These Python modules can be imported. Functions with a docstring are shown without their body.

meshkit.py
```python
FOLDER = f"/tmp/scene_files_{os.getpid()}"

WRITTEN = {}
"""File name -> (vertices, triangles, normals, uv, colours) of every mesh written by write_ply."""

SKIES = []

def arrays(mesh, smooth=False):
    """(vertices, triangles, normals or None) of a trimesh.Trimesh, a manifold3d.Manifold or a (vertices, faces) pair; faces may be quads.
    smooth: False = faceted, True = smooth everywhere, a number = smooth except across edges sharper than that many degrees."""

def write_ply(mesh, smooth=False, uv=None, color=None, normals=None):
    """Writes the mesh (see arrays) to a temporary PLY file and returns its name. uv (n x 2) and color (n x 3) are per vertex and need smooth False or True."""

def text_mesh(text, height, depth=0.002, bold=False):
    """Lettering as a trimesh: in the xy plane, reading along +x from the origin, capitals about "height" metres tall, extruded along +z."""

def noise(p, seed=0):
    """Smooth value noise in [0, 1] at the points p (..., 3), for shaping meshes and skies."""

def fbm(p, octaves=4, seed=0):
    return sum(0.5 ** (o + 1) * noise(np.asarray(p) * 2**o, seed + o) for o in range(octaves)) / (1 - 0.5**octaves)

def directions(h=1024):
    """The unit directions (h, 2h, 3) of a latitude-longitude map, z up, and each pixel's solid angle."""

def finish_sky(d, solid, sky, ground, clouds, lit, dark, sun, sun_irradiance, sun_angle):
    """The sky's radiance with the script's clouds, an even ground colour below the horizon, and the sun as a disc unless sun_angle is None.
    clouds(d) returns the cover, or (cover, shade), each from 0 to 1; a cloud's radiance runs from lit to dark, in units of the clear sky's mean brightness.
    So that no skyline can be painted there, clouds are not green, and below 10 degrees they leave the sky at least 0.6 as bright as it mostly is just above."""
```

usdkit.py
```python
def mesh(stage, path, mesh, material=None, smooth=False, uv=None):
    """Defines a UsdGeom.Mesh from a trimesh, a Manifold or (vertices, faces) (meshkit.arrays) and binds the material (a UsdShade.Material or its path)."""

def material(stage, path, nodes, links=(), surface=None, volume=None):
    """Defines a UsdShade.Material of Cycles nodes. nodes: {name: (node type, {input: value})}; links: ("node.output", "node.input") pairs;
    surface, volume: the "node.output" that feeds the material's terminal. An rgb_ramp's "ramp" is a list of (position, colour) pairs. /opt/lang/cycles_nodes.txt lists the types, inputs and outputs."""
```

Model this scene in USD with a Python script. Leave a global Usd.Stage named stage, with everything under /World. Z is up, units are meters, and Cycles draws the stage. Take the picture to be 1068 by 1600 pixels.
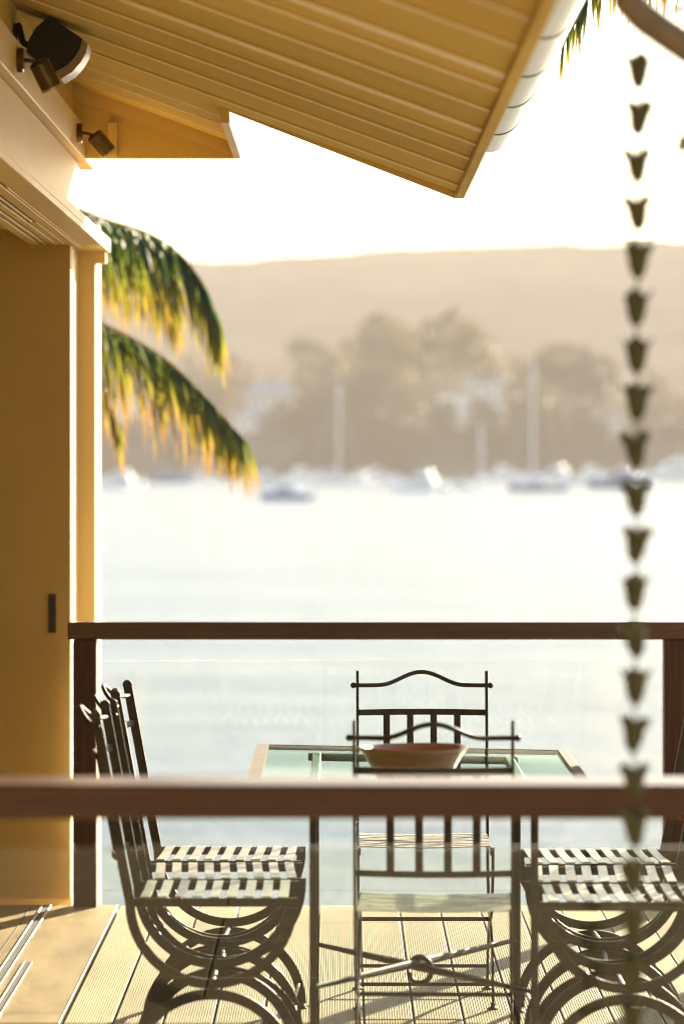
import math, random
import numpy as np, trimesh, usdkit, meshkit
from shapely.geometry import LineString, Polygon, box as sbox
from shapely.ops import unary_union
from pxr import Usd, UsdGeom, UsdLux, UsdShade, Gf, Sdf

stage = Usd.Stage.CreateInMemory()
UsdGeom.SetStageUpAxis(stage, UsdGeom.Tokens.z)
UsdGeom.SetStageMetersPerUnit(stage, 1.0)
world = UsdGeom.Xform.Define(stage, '/World')
stage.SetDefaultPrim(world.GetPrim())
UsdGeom.Scope.Define(stage, '/World/Looks')

# ------------------------------------------------------------------ camera, sky, sun, exposure
F, CX, CY, EYE = 6000.0, 533.0, 712.0, 1.58       # long lens seen square on to the deck
cam = UsdGeom.Camera.Define(stage, '/World/camera')
cam.CreateHorizontalApertureAttr(24.0)
cam.CreateVerticalApertureAttr(24.0 * 1024 / 683)
cam.CreateFocalLengthAttr(24.0 * F / 1068)
cam.CreateHorizontalApertureOffsetAttr(24.0 * (534 - CX) / 1068)
cam.CreateVerticalApertureOffsetAttr(-24.0 * (800 - CY) / 1068)
cam.CreateFStopAttr(3.1)
cam.CreateFocusDistanceAttr(11.6)
cam.CreateClippingRangeAttr((0.05, 20000.0))
cam.CreateExposureAttr(2.45)
cam.AddTranslateOp().Set(Gf.Vec3d(0, 0, EYE))
cam.AddRotateXOp().Set(90.0)

SUN_AZ, SUN_EL = math.radians(23.6), math.radians(17.0)
SUN = np.array([math.sin(SUN_AZ) * math.cos(SUN_EL), math.cos(SUN_AZ) * math.cos(SUN_EL), math.sin(SUN_EL)])
sky_mat = usdkit.material(stage, '/World/Looks/sky_light', {
    't': ('sky_texture', {'sky_type': 'single_scattering', 'sun_disc': False, 'sun_elevation': SUN_EL, 'sun_rotation': SUN_AZ,
                          'air_density': 1.0, 'aerosol_density': 0.8, 'altitude': 10.0}),
    'b': ('background_shader', {'strength': 0.05})}, [('t.color', 'b.color')], surface='b.background')
dome = UsdLux.DomeLight.Define(stage, '/World/sky')
dome.GetPrim().SetCustomDataByKey('kind', 'structure')
UsdShade.MaterialBindingAPI.Apply(dome.GetPrim()).Bind(sky_mat)
sun = UsdLux.DistantLight.Define(stage, '/World/sun')
sun.CreateNormalizeAttr(True)
sun.CreateIntensityAttr(1.25)
sun.CreateAngleAttr(0.5)
sun.CreateColorAttr(Gf.Vec3f(1.0, 0.86, 0.66))
_r = np.cross([0, 0, 1], SUN); _r /= np.linalg.norm(_r); _u = np.cross(SUN, _r)
sun.AddTransformOp().Set(Gf.Matrix4d(*_r, 0, *_u, 0, *SUN, 0, 0, 0, 30, 1))

# ------------------------------------------------------------------ helpers
taken = {}
def free(parent, name):
    n = taken.get((parent, name), 0)
    taken[(parent, name)] = n + 1
    return f'{parent}/{name}' + (f'_{n:03d}' if n else '')

def tag(prim, label=None, cat=None, group=None, kind=None):
    for k, v in (('label', label), ('category', cat), ('group', group), ('kind', kind)):
        if v:
            prim.SetCustomDataByKey(k, v)
    return prim

def thing(name, label, cat, loc=(0, 0, 0), rz=0, group=None, kind=None):
    x = UsdGeom.Xform.Define(stage, free('/World', name))
    x.AddTranslateOp().Set(Gf.Vec3d(*map(float, loc)))
    x.AddRotateZOp().Set(float(rz))
    return tag(x.GetPrim(), label, cat, group, kind)

def part(parent, name, mesh, mat, smooth=35, label=None):
    path = free(str(parent.GetPath()) if parent is not None else '/World', name)
    m = usdkit.mesh(stage, path, mesh, MAT[mat], smooth=smooth)
    if label:
        m.GetPrim().SetCustomDataByKey('label', label)
    return m.GetPrim()

def copy(root, loc, rz=0, label=None, group=None, scale=None):
    d = root.GetCustomData()
    base = root.GetName()
    x = UsdGeom.Xform.Define(stage, free('/World', base))
    x.AddTranslateOp().Set(Gf.Vec3d(*map(float, loc)))
    x.AddRotateZOp().Set(float(rz))
    if scale is not None:
        x.AddScaleOp().Set(Gf.Vec3f(*map(float, scale)))
    p = x.GetPrim()
    p.GetReferences().AddInternalReference(root.GetPath())
    p.SetInstanceable(True)
    return tag(p, label or d.get('label'), d.get('category'), group or d.get('group'))

cat_ = trimesh.util.concatenate
def box(x0, x1, y0, y1, z0, z1):
    return trimesh.creation.box(bounds=[[min(x0, x1), min(y0, y1), min(z0, z1)], [max(x0, x1), max(y0, y1), max(z0, z1)]])

def cbox(x0, x1, y0, y1, z0, z1, c=0.003):
    """a box with chamfered edges"""
    import manifold3d
    p = []
    for x in (x0, x1):
        for y in (y0, y1):
            for z in (z0, z1):
                sx, sy, sz = (1 if x == x0 else -1), (1 if y == y0 else -1), (1 if z == z0 else -1)
                p += [[x + sx * c, y + sy * c, z], [x + sx * c, y, z + sz * c], [x, y + sy * c, z + sz * c]]
    h = trimesh.Trimesh(p).convex_hull if False else trimesh.convex.convex_hull(np.array(p))
    return h

def ext_xz(poly, y0, y1):
    """a shapely polygon drawn in x,z and given thickness along y"""
    parts = []
    for g in getattr(poly, 'geoms', [poly]):
        m = trimesh.creation.extrude_polygon(g, y1 - y0, engine='earcut')
        v = m.vertices
        m.vertices = np.c_[v[:, 0], y1 - v[:, 2], v[:, 1]]
        parts.append(m)
    m = cat_(parts)
    return m

def ext_yz(poly, x0, x1):
    m = trimesh.creation.extrude_polygon(poly, x1 - x0, engine='earcut')
    v = m.vertices
    m.vertices = np.c_[x0 + v[:, 2], v[:, 0], v[:, 1]]
    return m

def tube(pts, r, n=8, caps=True):
    pts = np.asarray(pts, float)
    r = np.broadcast_to(np.asarray(r, float), (len(pts),))
    t = np.gradient(pts, axis=0)
    t /= np.maximum(np.linalg.norm(t, axis=1, keepdims=True), 1e-12)
    ref = np.array([0, 0, 1.0]) if abs(t[:, 2]).mean() < 0.8 else np.array([1.0, 0, 0])
    u = np.cross(t, ref); u /= np.linalg.norm(u, axis=1, keepdims=True)
    w = np.cross(t, u)
    a = np.arange(n) / n * 2 * np.pi
    v = pts[:, None] + r[:, None, None] * (np.cos(a)[None, :, None] * u[:, None] + np.sin(a)[None, :, None] * w[:, None])
    v = v.reshape(-1, 3)
    f = []
    for i in range(len(pts) - 1):
        for k in range(n):
            a0, a1 = i * n + k, i * n + (k + 1) % n
            f += [[a0, a1, a1 + n], [a0, a1 + n, a0 + n]]
    if caps:
        c0, c1 = len(v), len(v) + 1
        v = np.vstack([v, pts[0], pts[-1]])
        e = (len(pts) - 1) * n
        for k in range(n):
            f += [[c0, (k + 1) % n, k], [c1, e + k, e + (k + 1) % n]]
    m = trimesh.Trimesh(v, f, process=False)
    m.fix_normals()
    return m

def bar(pts, wide, w, t):
    """a flat bar swept along pts: width w along the vectors 'wide', thickness t across"""
    pts = np.asarray(pts, float)
    wide = np.broadcast_to(np.asarray(wide, float), pts.shape)
    tg = np.gradient(pts, axis=0); tg /= np.linalg.norm(tg, axis=1, keepdims=True)
    wv = wide - (wide * tg).sum(1, keepdims=True) * tg; wv /= np.linalg.norm(wv, axis=1, keepdims=True)
    nv = np.cross(tg, wv)
    ring = [(-1, -1), (1, -1), (1, 1), (-1, 1)]
    v = np.stack([pts + a * w / 2 * wv + b * t / 2 * nv for a, b in ring], 1).reshape(-1, 3)
    f = []
    for i in range(len(pts) - 1):
        for k in range(4):
            a0, a1 = i * 4 + k, i * 4 + (k + 1) % 4
            f += [[a0, a1, a1 + 4], [a0, a1 + 4, a0 + 4]]
    e = (len(pts) - 1) * 4
    f += [[0, 2, 1], [0, 3, 2], [e, e + 1, e + 2], [e, e + 2, e + 3]]
    m = trimesh.Trimesh(v, f, process=False); m.fix_normals()
    return m

def lathe(profile, n=28, axis='z'):
    m = trimesh.creation.revolve(np.asarray(profile, float), sections=n)
    if axis == 'x':
        m.vertices = np.c_[m.vertices[:, 2], m.vertices[:, 0], m.vertices[:, 1]]
    m.fix_normals()
    return m

def cyl(p0, p1, r, n=12):
    return tube(np.linspace(p0, p1, 2), r, n)

def W(px, py, y):
    """the world point at distance y that the photograph shows at px, py"""
    return np.array([(px - CX) * y / F, y, EYE - (py - CY) * y / F])

# ------------------------------------------------------------------ materials
MAT = {}
def mk(name, nodes, links, surface='p.BSDF', **k):
    MAT[name] = usdkit.material(stage, '/World/Looks/' + name, nodes, links, surface=surface, **k)

def noisy(name, c0, c1, scale=(4, 4, 4), rough=0.5, vary=0.0, *, detail=4, bump=0.0, bscale=(40, 40, 40), metallic=0.0, spec=0.5, r2=None, extra=None):
    nodes = {'g': ('geometry', {}), 'm': ('mapping', {'scale': scale}), 'n': ('noise_texture', {'scale': 1.0, 'detail': detail, 'roughness': 0.6}),
             'r': ('rgb_ramp', {'ramp': [(0.3, c0), (0.7, c1)]}),
             'p': ('principled_bsdf', {'roughness': rough, 'metallic': metallic, 'specular_ior_level': spec, **(extra or {})})}
    links = [('g.position', 'm.vector'), ('m.vector', 'n.vector'), ('n.fac', 'r.fac')]
    if vary:
        nodes['o'] = ('object_info', {}); nodes['mr'] = ('map_range', {'to_min': 1 - vary, 'to_max': 1 + vary}); nodes['h'] = ('hsv', {})
        links += [('o.random', 'mr.value'), ('mr.result', 'h.value'), ('r.color', 'h.color'), ('h.color', 'p.base_color')]
    else:
        links.append(('r.color', 'p.base_color'))
    if r2 is not None:
        nodes['rr'] = ('map_range', {'from_min': 0.3, 'from_max': 0.7, 'to_min': rough, 'to_max': r2})
        links += [('n.fac', 'rr.value'), ('rr.result', 'p.roughness')]
    if bump:
        nodes['m2'] = ('mapping', {'scale': bscale}); nodes['n2'] = ('noise_texture', {'scale': 1.0, 'detail': 3})
        nodes['b'] = ('bump', {'strength': bump, 'distance': 0.002})
        links += [('g.position', 'm2.vector'), ('m2.vector', 'n2.vector'), ('n2.fac', 'b.height'), ('b.normal', 'p.normal')]
    mk(name, nodes, links)

noisy('cream_paint', (0.64, 0.44, 0.15), (0.69, 0.48, 0.17), (3, 1.2, 3), 0.5, spec=0.3, bump=0.15, bscale=(30, 8, 30))
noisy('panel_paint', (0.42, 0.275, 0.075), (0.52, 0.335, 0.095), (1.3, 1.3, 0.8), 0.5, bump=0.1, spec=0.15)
noisy('soffit_paint', (0.58, 0.405, 0.115), (0.66, 0.465, 0.14), (1.2, 3, 1.2), 0.8, 0.06, bump=0.15, bscale=(8, 40, 8), spec=0.03)
noisy('strip_paint', (0.80, 0.72, 0.55), (0.84, 0.76, 0.60), (5, 5, 5), 0.25)
noisy('dark_timber', (0.046, 0.0135, 0.0035), (0.085, 0.026, 0.007), (3, 60, 60), 0.27, bump=0.25, bscale=(6, 120, 120), r2=0.36)
noisy('post_timber', (0.045, 0.017, 0.008), (0.08, 0.031, 0.014), (60, 60, 3), 0.6, spec=0.25, bump=0.25, bscale=(120, 120, 6))
noisy('deck_board', (0.27, 0.222, 0.093), (0.385, 0.32, 0.14), (6, 1.1, 6), 0.55, 0.09, bump=0.2, bscale=(60, 10, 60), r2=0.7)
noisy('floor_timber', (0.17, 0.115, 0.03), (0.29, 0.20, 0.06), (9, 2.0, 9), 0.55, bump=0.1, bscale=(40, 12, 40), r2=0.7, spec=0.25)
noisy('iron', (0.034, 0.026, 0.017), (0.060, 0.046, 0.030), (40, 40, 40), 0.38, metallic=0.55, bump=0.35, bscale=(160, 160, 160), r2=0.55)
noisy('strip_iron', (0.26, 0.235, 0.175), (0.40, 0.36, 0.27), (40, 40, 40), 0.29, metallic=0.6, bump=0.35, bscale=(160, 160, 160), r2=0.42)
noisy('bronze', (0.10, 0.073, 0.032), (0.16, 0.118, 0.052), (30, 30, 30), 0.36, metallic=0.9)
noisy('chain_bronze', (0.062, 0.060, 0.026), (0.12, 0.108, 0.05), (60, 60, 60), 0.8, metallic=0.0, spec=0.15)
noisy('aluminium', (0.40, 0.37, 0.29), (0.52, 0.48, 0.38), (8, 2, 8), 0.35, metallic=0.6)
noisy('dark_slot', (0.02, 0.016, 0.012), (0.03, 0.024, 0.017), rough=0.7)
noisy('black_plastic', (0.010, 0.009, 0.008), (0.015, 0.013, 0.011), rough=0.5)
noisy('grille', (0.26, 0.19, 0.11), (0.34, 0.25, 0.15), (300, 300, 300), 0.5)
noisy('gutter_metal', (0.70, 0.69, 0.66), (0.78, 0.77, 0.74), (5, 3, 5), 0.35)
noisy('bark', (0.15, 0.105, 0.065), (0.26, 0.19, 0.125), (30, 30, 14), 0.85, bump=0.6, bscale=(60, 60, 30))
noisy('bowl_wood', (0.22, 0.115, 0.055), (0.34, 0.185, 0.09), (9, 9, 45), 0.28, bump=0.1)
noisy('table_stone', (0.085, 0.072, 0.043), (0.13, 0.11, 0.068), (30, 30, 30), 0.7, spec=0.1)
noisy('terrace_stone', (0.33, 0.27, 0.165), (0.42, 0.34, 0.21), (5, 5, 5), 0.6, 0.08)
noisy('roof_sheet', (0.24, 0.23, 0.21), (0.30, 0.29, 0.27), rough=0.6)
noisy('ground_soil', (0.10, 0.085, 0.055), (0.16, 0.13, 0.08), (1, 1, 1), 0.9)
noisy('garden_ground', (0.05, 0.052, 0.026), (0.11, 0.10, 0.05), (0.5, 0.5, 0.5), 0.95)
noisy('hill_forest', (0.070, 0.066, 0.055), (0.145, 0.135, 0.110), (0.03, 0.03, 0.03), 1.0, detail=8, spec=0.0)
noisy('boat_white', (0.74, 0.75, 0.77), (0.80, 0.81, 0.82), rough=0.3)
noisy('boat_blue', (0.05, 0.12, 0.26), (0.07, 0.16, 0.32), rough=0.3)
noisy('boat_cover', (0.12, 0.20, 0.36), (0.16, 0.25, 0.42), rough=0.8)
noisy('boat_window', (0.03, 0.04, 0.05), (0.05, 0.06, 0.07), rough=0.15)
noisy('mast_metal', (0.60, 0.62, 0.64), (0.70, 0.71, 0.73), rough=0.4, metallic=0.3)
noisy('house_render', (0.58, 0.55, 0.50), (0.66, 0.62, 0.56), (0.3, 0.3, 0.3), 0.7)
noisy('house_roof', (0.22, 0.24, 0.30), (0.28, 0.30, 0.36), (0.4, 0.4, 0.4), 0.6)
noisy('house_roof_red', (0.26, 0.15, 0.10), (0.32, 0.19, 0.13), (0.4, 0.4, 0.4), 0.6)
noisy('house_glass', (0.04, 0.05, 0.06), (0.07, 0.08, 0.09), rough=0.12)

def pane(name, tint, gl=(1, 1, 1), ior=1.5, rough=0.0):
    mk(name, {'f': ('fresnel', {'IOR': ior}), 't': ('transparent_bsdf', {'color': tint}), 'g': ('glossy_bsdf', {'color': gl, 'roughness': rough}),
              'x': ('mix_closure', {})}, [('f.fac', 'x.fac'), ('t.BSDF', 'x.closure1'), ('g.BSDF', 'x.closure2')], surface='x.closure')
pane('near_glass', (0.965, 0.97, 0.94), ior=1.39)
pane('rail_glass', (0.992, 0.995, 0.99), ior=1.32)
mk('table_glass', {'t': ('transparent_bsdf', {'color': (0.86, 0.95, 0.89)}), 'g': ('glossy_bsdf', {'color': (1, 1, 1), 'roughness': 0.04}), 'x': ('mix_closure', {'fac': 0.09})},
   [('t.BSDF', 'x.closure1'), ('g.BSDF', 'x.closure2')], surface='x.closure')

def leafy(name, c0, c1, tr, scale=3.0, w=0.45, gloss=0.35):
    mk(name, {'g': ('geometry', {}), 'n': ('noise_texture', {'scale': scale, 'detail': 2}), 'r': ('rgb_ramp', {'ramp': [(0.3, c0), (0.7, c1)]}),
              'p': ('principled_bsdf', {'roughness': gloss}), 't': ('translucent_bsdf', {'color': tr}), 'x': ('mix_closure', {'fac': w})},
       [('g.position', 'n.vector'), ('n.fac', 'r.fac'), ('r.color', 'p.base_color'), ('p.BSDF', 'x.closure1'), ('t.BSDF', 'x.closure2')], surface='x.closure')
mk('palm_leaf', {'a': ('attribute', {'attribute': 'age'}),
    'r': ('rgb_ramp', {'ramp': [(0.0, (0.018, 0.040, 0.022)), (0.35, (0.035, 0.065, 0.020)), (0.62, (0.085, 0.110, 0.022)), (0.82, (0.17, 0.125, 0.03)), (1.0, (0.16, 0.085, 0.035))]}),
    'q': ('rgb_ramp', {'ramp': [(0.0, (0.06, 0.11, 0.02)), (0.35, (0.15, 0.19, 0.02)), (0.62, (0.36, 0.31, 0.03)), (0.82, (0.46, 0.29, 0.04)), (1.0, (0.38, 0.19, 0.05))]}),
    'p': ('principled_bsdf', {'roughness': 0.13}), 't': ('translucent_bsdf', {}), 'x': ('mix_closure', {'fac': 0.40})},
   [('a.fac', 'r.fac'), ('a.fac', 'q.fac'), ('r.color', 'p.base_color'), ('q.color', 't.color'), ('p.BSDF', 'x.closure1'), ('t.BSDF', 'x.closure2')], surface='x.closure')
leafy('tree_leaf', (0.040, 0.045, 0.012), (0.075, 0.078, 0.022), (0.13, 0.105, 0.03), 0.15, 0.3, 0.6)
leafy('tree_leaf_dark', (0.032, 0.036, 0.011), (0.060, 0.060, 0.020), (0.09, 0.072, 0.024), 0.15, 0.25, 0.6)
noisy('palm_rib', (0.20, 0.17, 0.05), (0.28, 0.22, 0.07), rough=0.4)

mk('sea', {'g': ('geometry', {}), 'm': ('mapping', {'scale': (0.55, 1.0, 1.0)}), 'm3': ('mapping', {'scale': (0.03, 0.10, 1.0)}),
           'n': ('noise_texture', {'scale': 0.8, 'detail': 5, 'roughness': 0.6}), 'n3': ('noise_texture', {'scale': 1.0, 'detail': 3}),
           'a': ('math', {'math_type': 'multiply_add', 'value2': 5.0}),
           'b': ('bump', {'strength': 0.8, 'distance': 0.42}),
           'p': ('principled_bsdf', {'base_color': (0.06, 0.13, 0.175), 'roughness': 0.16, 'ior': 1.33})},
   [('g.position', 'm.vector'), ('m.vector', 'n.vector'), ('g.position', 'm3.vector'), ('m3.vector', 'n3.vector'),
    ('n3.fac', 'a.value1'), ('n.fac', 'a.value3'), ('a.value', 'b.height'), ('b.normal', 'p.normal')])

# ------------------------------------------------------------------ the setting: water, shore, hill
SEA = -4.4
def grid(xs, ys, zf):
    X, Y = np.meshgrid(xs, ys)
    v = np.c_[X.ravel(), Y.ravel(), zf(X, Y).ravel()]
    n, m = len(xs), len(ys)
    i = (np.arange(m - 1)[:, None] * n + np.arange(n - 1)[None]).ravel()
    return trimesh.Trimesh(v, np.vstack([np.c_[i, i + 1, i + n + 1], np.c_[i, i + n + 1, i + n]]), process=False)

tag(part(None, 'water', grid(np.linspace(-3000, 3000, 7), np.linspace(24, 3600, 7), lambda X, Y: X * 0 + SEA), 'sea', smooth=False), kind='structure')
def yard(X, Y):
    p = np.stack([X, Y, X * 0], -1)
    up = np.clip((-6 - Y) / 50, 0, 1)
    shore = np.clip((Y - 21) / 4, 0, 1)
    return SEA + 0.35 + 34 * up * up * (3 - 2 * up) + 3.0 * up * meshkit.fbm(p * 0.25, 3, 9) - 0.9 * shore
tag(part(None, 'ground', grid(np.linspace(-110, 110, 111), np.r_[np.linspace(-110, 10, 71), 14, 18, 21, 23, 25], yard), 'garden_ground', smooth=True), kind='structure')

def land(X, Y):
    p = np.stack([X, Y, X * 0], -1)
    t = np.clip((Y - 1075) / 62, 0, 1)
    low = SEA - 0.5 + 16 * t * t * (3 - 2 * t) + 8 * np.clip((Y - 1200) / 500, 0, 1)
    s = np.clip((Y - 1380) / 700, 0, 1); s = s * s * (3 - 2 * s)
    ridge = 110 + 0.03 * np.clip(X, -800, 800) + 9 * (meshkit.fbm(p * 0.004, 2, 5) - 0.5) - 10 * np.clip(-X / 300, 0, 1)
    trees = 1.6 * (meshkit.fbm(p * 0.12, 2, 2) - 0.5) * np.clip((Y - 1250) / 200, 0, 1)
    return low + s * (ridge - 16) + trees + 7 * (meshkit.fbm(p * 0.035, 2, 8) - 0.5) * np.clip((s - 0.9) / 0.1, 0, 1)
xs = np.unique(np.r_[np.linspace(-2600, -420, 40), np.linspace(-420, 420, 170), np.linspace(420, 2600, 40)])
tag(part(None, 'hill', grid(xs, np.r_[np.linspace(1070, 1300, 24), np.linspace(1320, 2300, 90), np.linspace(2340, 2700, 8)], land), 'hill_forest', smooth=True), kind='structure')

# ------------------------------------------------------------------ deck and floor
deck = thing('deck', None, None, kind='structure')
PIT = 0.1398
def plank(w, y0, y1, grooved):
    n = 17
    h, d = 0.0, 0.003
    if grooved:
        top = []
        edge = 0.004
        step = (w - 2 * edge) / n
        for i in range(n):
            x = edge + i * step
            top += [(x, h), (x + step * 0.55, h), (x + step * 0.60, h - d), (x + step * 0.95, h - d)]
        top.append((w - edge, h))
        prof = [(0.005, -0.025), (0.005, -0.005), (0, -0.003), (0, h - 0.001)] + top + [(w, h - 0.001), (w, -0.003), (w - 0.005, -0.005), (w - 0.005, -0.025)]
    else:
        prof = [(0, -0.025), (0, h - 0.001), (0.001, h), (w - 0.001, h), (w, h - 0.001), (w, -0.025)]
    return ext_xz(Polygon(prof), y0, y1)
X0 = -0.777
for i in range(17):
    x = X0 + 0.0055 + i * PIT
    for (y0, y1, g) in ((6.62, 12.985, True), (12.989, 13.48, True)):
        m = plank(PIT - 0.0075, y0, y1, g); m.apply_translation([x, 0, 0])
        part(deck, 'plank', m, 'deck_board', smooth=False)
part(deck, 'membrane', box(X0, 1.62, 6.62, 13.475, -0.16, -0.0252), 'dark_slot', smooth=False)
part(deck, 'edge_trim', cbox(X0 - 0.012, X0 - 0.007, 6.62, 13.48, -0.03, 0.002, 0.001), 'aluminium')

floor = thing('timber_floor', None, None, kind='structure')
part(floor, 'floor_slab', box(-5.0, X0 - 0.013, 6.0, 12.985, -0.12, 0.0), 'floor_timber', smooth=False)
part(floor, 'floor_slab', box(-5.0, X0 - 0.013, 12.988, 13.50, -0.12, -0.0003), 'floor_timber', smooth=False)
def track(x0, x1, y1):
    part(floor, 'door_track', cbox(x0 + 0.002, x0 + 0.009, 6.0, y1, 0.0005, 0.006, 0.001), 'aluminium')
    part(floor, 'door_track', cbox(x1 - 0.009, x1 - 0.002, 6.0, y1, 0.0005, 0.006, 0.001), 'aluminium')
    part(floor, 'track_slot', box(x0 + 0.009, x1 - 0.009, 6.0, y1 + 0.02, 0.0002, 0.0024), 'dark_slot', smooth=False)
track(-1.052, -1.012, 13.45)
track(-0.992, -0.957, 11.95)
part(floor, 'track_slot', box(-1.086, -1.082, 6.0, 13.4, 0.0003, 0.0024), 'dark_slot', smooth=False)

terrace = thing('terrace', None, None, kind='structure')
for i in range(9):
    for j in range(11):
        x, y = -4.0 + i * 0.9, -3.4 + j * 0.9
        part(terrace, 'paving_slab', cbox(x, x + 0.892, y, y + 0.892, -0.05, -0.004 - 0.0015 * ((i * 7 + j * 3) % 3), 0.003), 'terrace_stone', smooth=False)
part(terrace, 'base', box(-4.05, 4.15, -3.45, 6.55, SEA + 0.2, -0.0505), 'terrace_stone', smooth=False)
# ------------------------------------------------------------------ the house on the left with its roof
SL = math.tan(math.radians(20.0))
EX, EZ = 0.354, 2.405                # where the soffit meets the fascia
house = thing('house', 'cream painted house with lined sloping eave and open sliding doorway beside the deck', 'house')
def soffit_z(x): return EZ + (EX - x) * SL
def sloped(x0, x1, y0, y1, t_far, t_near, thick=0.02):
    """a lining board under the rafters: its near edge hangs a little lower than its far edge"""
    v = []
    for x in (x0, x1):
        for y, t in ((y0, t_near), (y1, t_far)):
            for top in (0, 1):
                v.append([x, y, soffit_z(x) - t + top * (thick + t)])
    v = np.array(v)
    f = [[0, 1, 3], [0, 3, 2], [4, 6, 7], [4, 7, 5], [0, 4, 5], [0, 5, 1], [2, 3, 7], [2, 7, 6], [0, 2, 6], [0, 6, 4], [1, 5, 7], [1, 7, 3]]
    m = trimesh.Trimesh(v, f, process=False); m.fix_normals()
    return m
seams = [12.0, 11.64, 11.07, 10.58, 10.10, 9.69, 9.64, 9.12, 8.60, 8.30, 8.25, 7.69, 7.19, 6.65, 6.1, 5.6]
for a, b in zip(seams[1:], seams[:-1]):
    part(house, 'lining_board', sloped(-1.0, EX, a, b - 0.0015, -0.001, 0.005), 'soffit_paint', smooth=False)
seams2 = [13.40, 13.08, 12.72, 12.36, 12.0015]
for a, b in zip(seams2[1:], seams2[:-1]):
    part(house, 'lining_board', sloped(-1.0, -0.378, a, b - 0.0015, -0.0015, -0.001, 0.03), 'soffit_paint', smooth=False)
def joint(x0, x1, y, w=0.010, h=0.004):
    v, f = [], []
    pr = [(-w / 2, 0.001), (-w / 2 + 0.001, -h * 0.75), (-w * 0.18, -h), (w * 0.18, -h), (w / 2 - 0.001, -h * 0.75), (w / 2, 0.001)]
    for x in (x0, x1):
        for a, t in pr: v.append([x, y + a, soffit_z(x) + t])
    k = len(pr)
    for i in range(k):
        j = (i + 1) % k; f += [[i, j, j + k], [i, j + k, i + k]]
    for i in range(1, k - 1): f += [[0, i, i + 1], [k, k + i + 1, k + i]]
    m = trimesh.Trimesh(np.array(v), f, process=False); m.fix_normals(); return m
for y in seams[1:]:
    part(house, 'joint_strip', joint(-0.934, EX - 0.001, y + 0.0065).apply_translation([0, 0, -0.0048]), 'strip_paint', smooth=False)
for y in seams2[1:-1]:
    part(house, 'joint_strip', joint(-0.934, -0.379, y, 0.014, 0.003), 'strip_paint', smooth=False)
# roof over the lining
def slab(x0, x1, y0, y1, lo, hi):
    v = [[x, y, soffit_z(x) + t] for x in (x0, x1) for y in (y0, y1) for t in (lo, hi)]
    f = [[0, 1, 3], [0, 3, 2], [4, 6, 7], [4, 7, 5], [0, 4, 5], [0, 5, 1], [2, 3, 7], [2, 7, 6], [0, 2, 6], [0, 6, 4], [1, 5, 7], [1, 7, 3]]
    m = trimesh.Trimesh(np.array(v), f, process=False); m.fix_normals(); return m
roof = part(house, 'roof', cat_([slab(-5.4, EX + 0.03, 5.0, 12.02, 0.034, 0.14), slab(-5.4, -0.352, 12.02, 13.47, 0.034, 0.14)]), 'roof_sheet', smooth=False)
part(house, 'fascia', cbox(EX + 0.001, EX + 0.030, 5.0, 12.015, EZ - 0.020, EZ + 0.15, 0.002), 'soffit_paint')
part(house, 'end_fascia', ext_xz(Polygon([(-0.377, soffit_z(-0.377) - 0.004), (EX + 0.0005, EZ - 0.0195), (EX + 0.0005, EZ + 0.13), (-0.377, soffit_z(-0.377) + 0.15)]), 12.0005, 12.016), 'cream_paint', smooth=False)
part(house, 'fascia', cbox(-0.377, -0.350, 12.0165, 13.47, 2.622, soffit_z(-0.36) + 0.13, 0.002), 'cream_paint')
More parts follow.
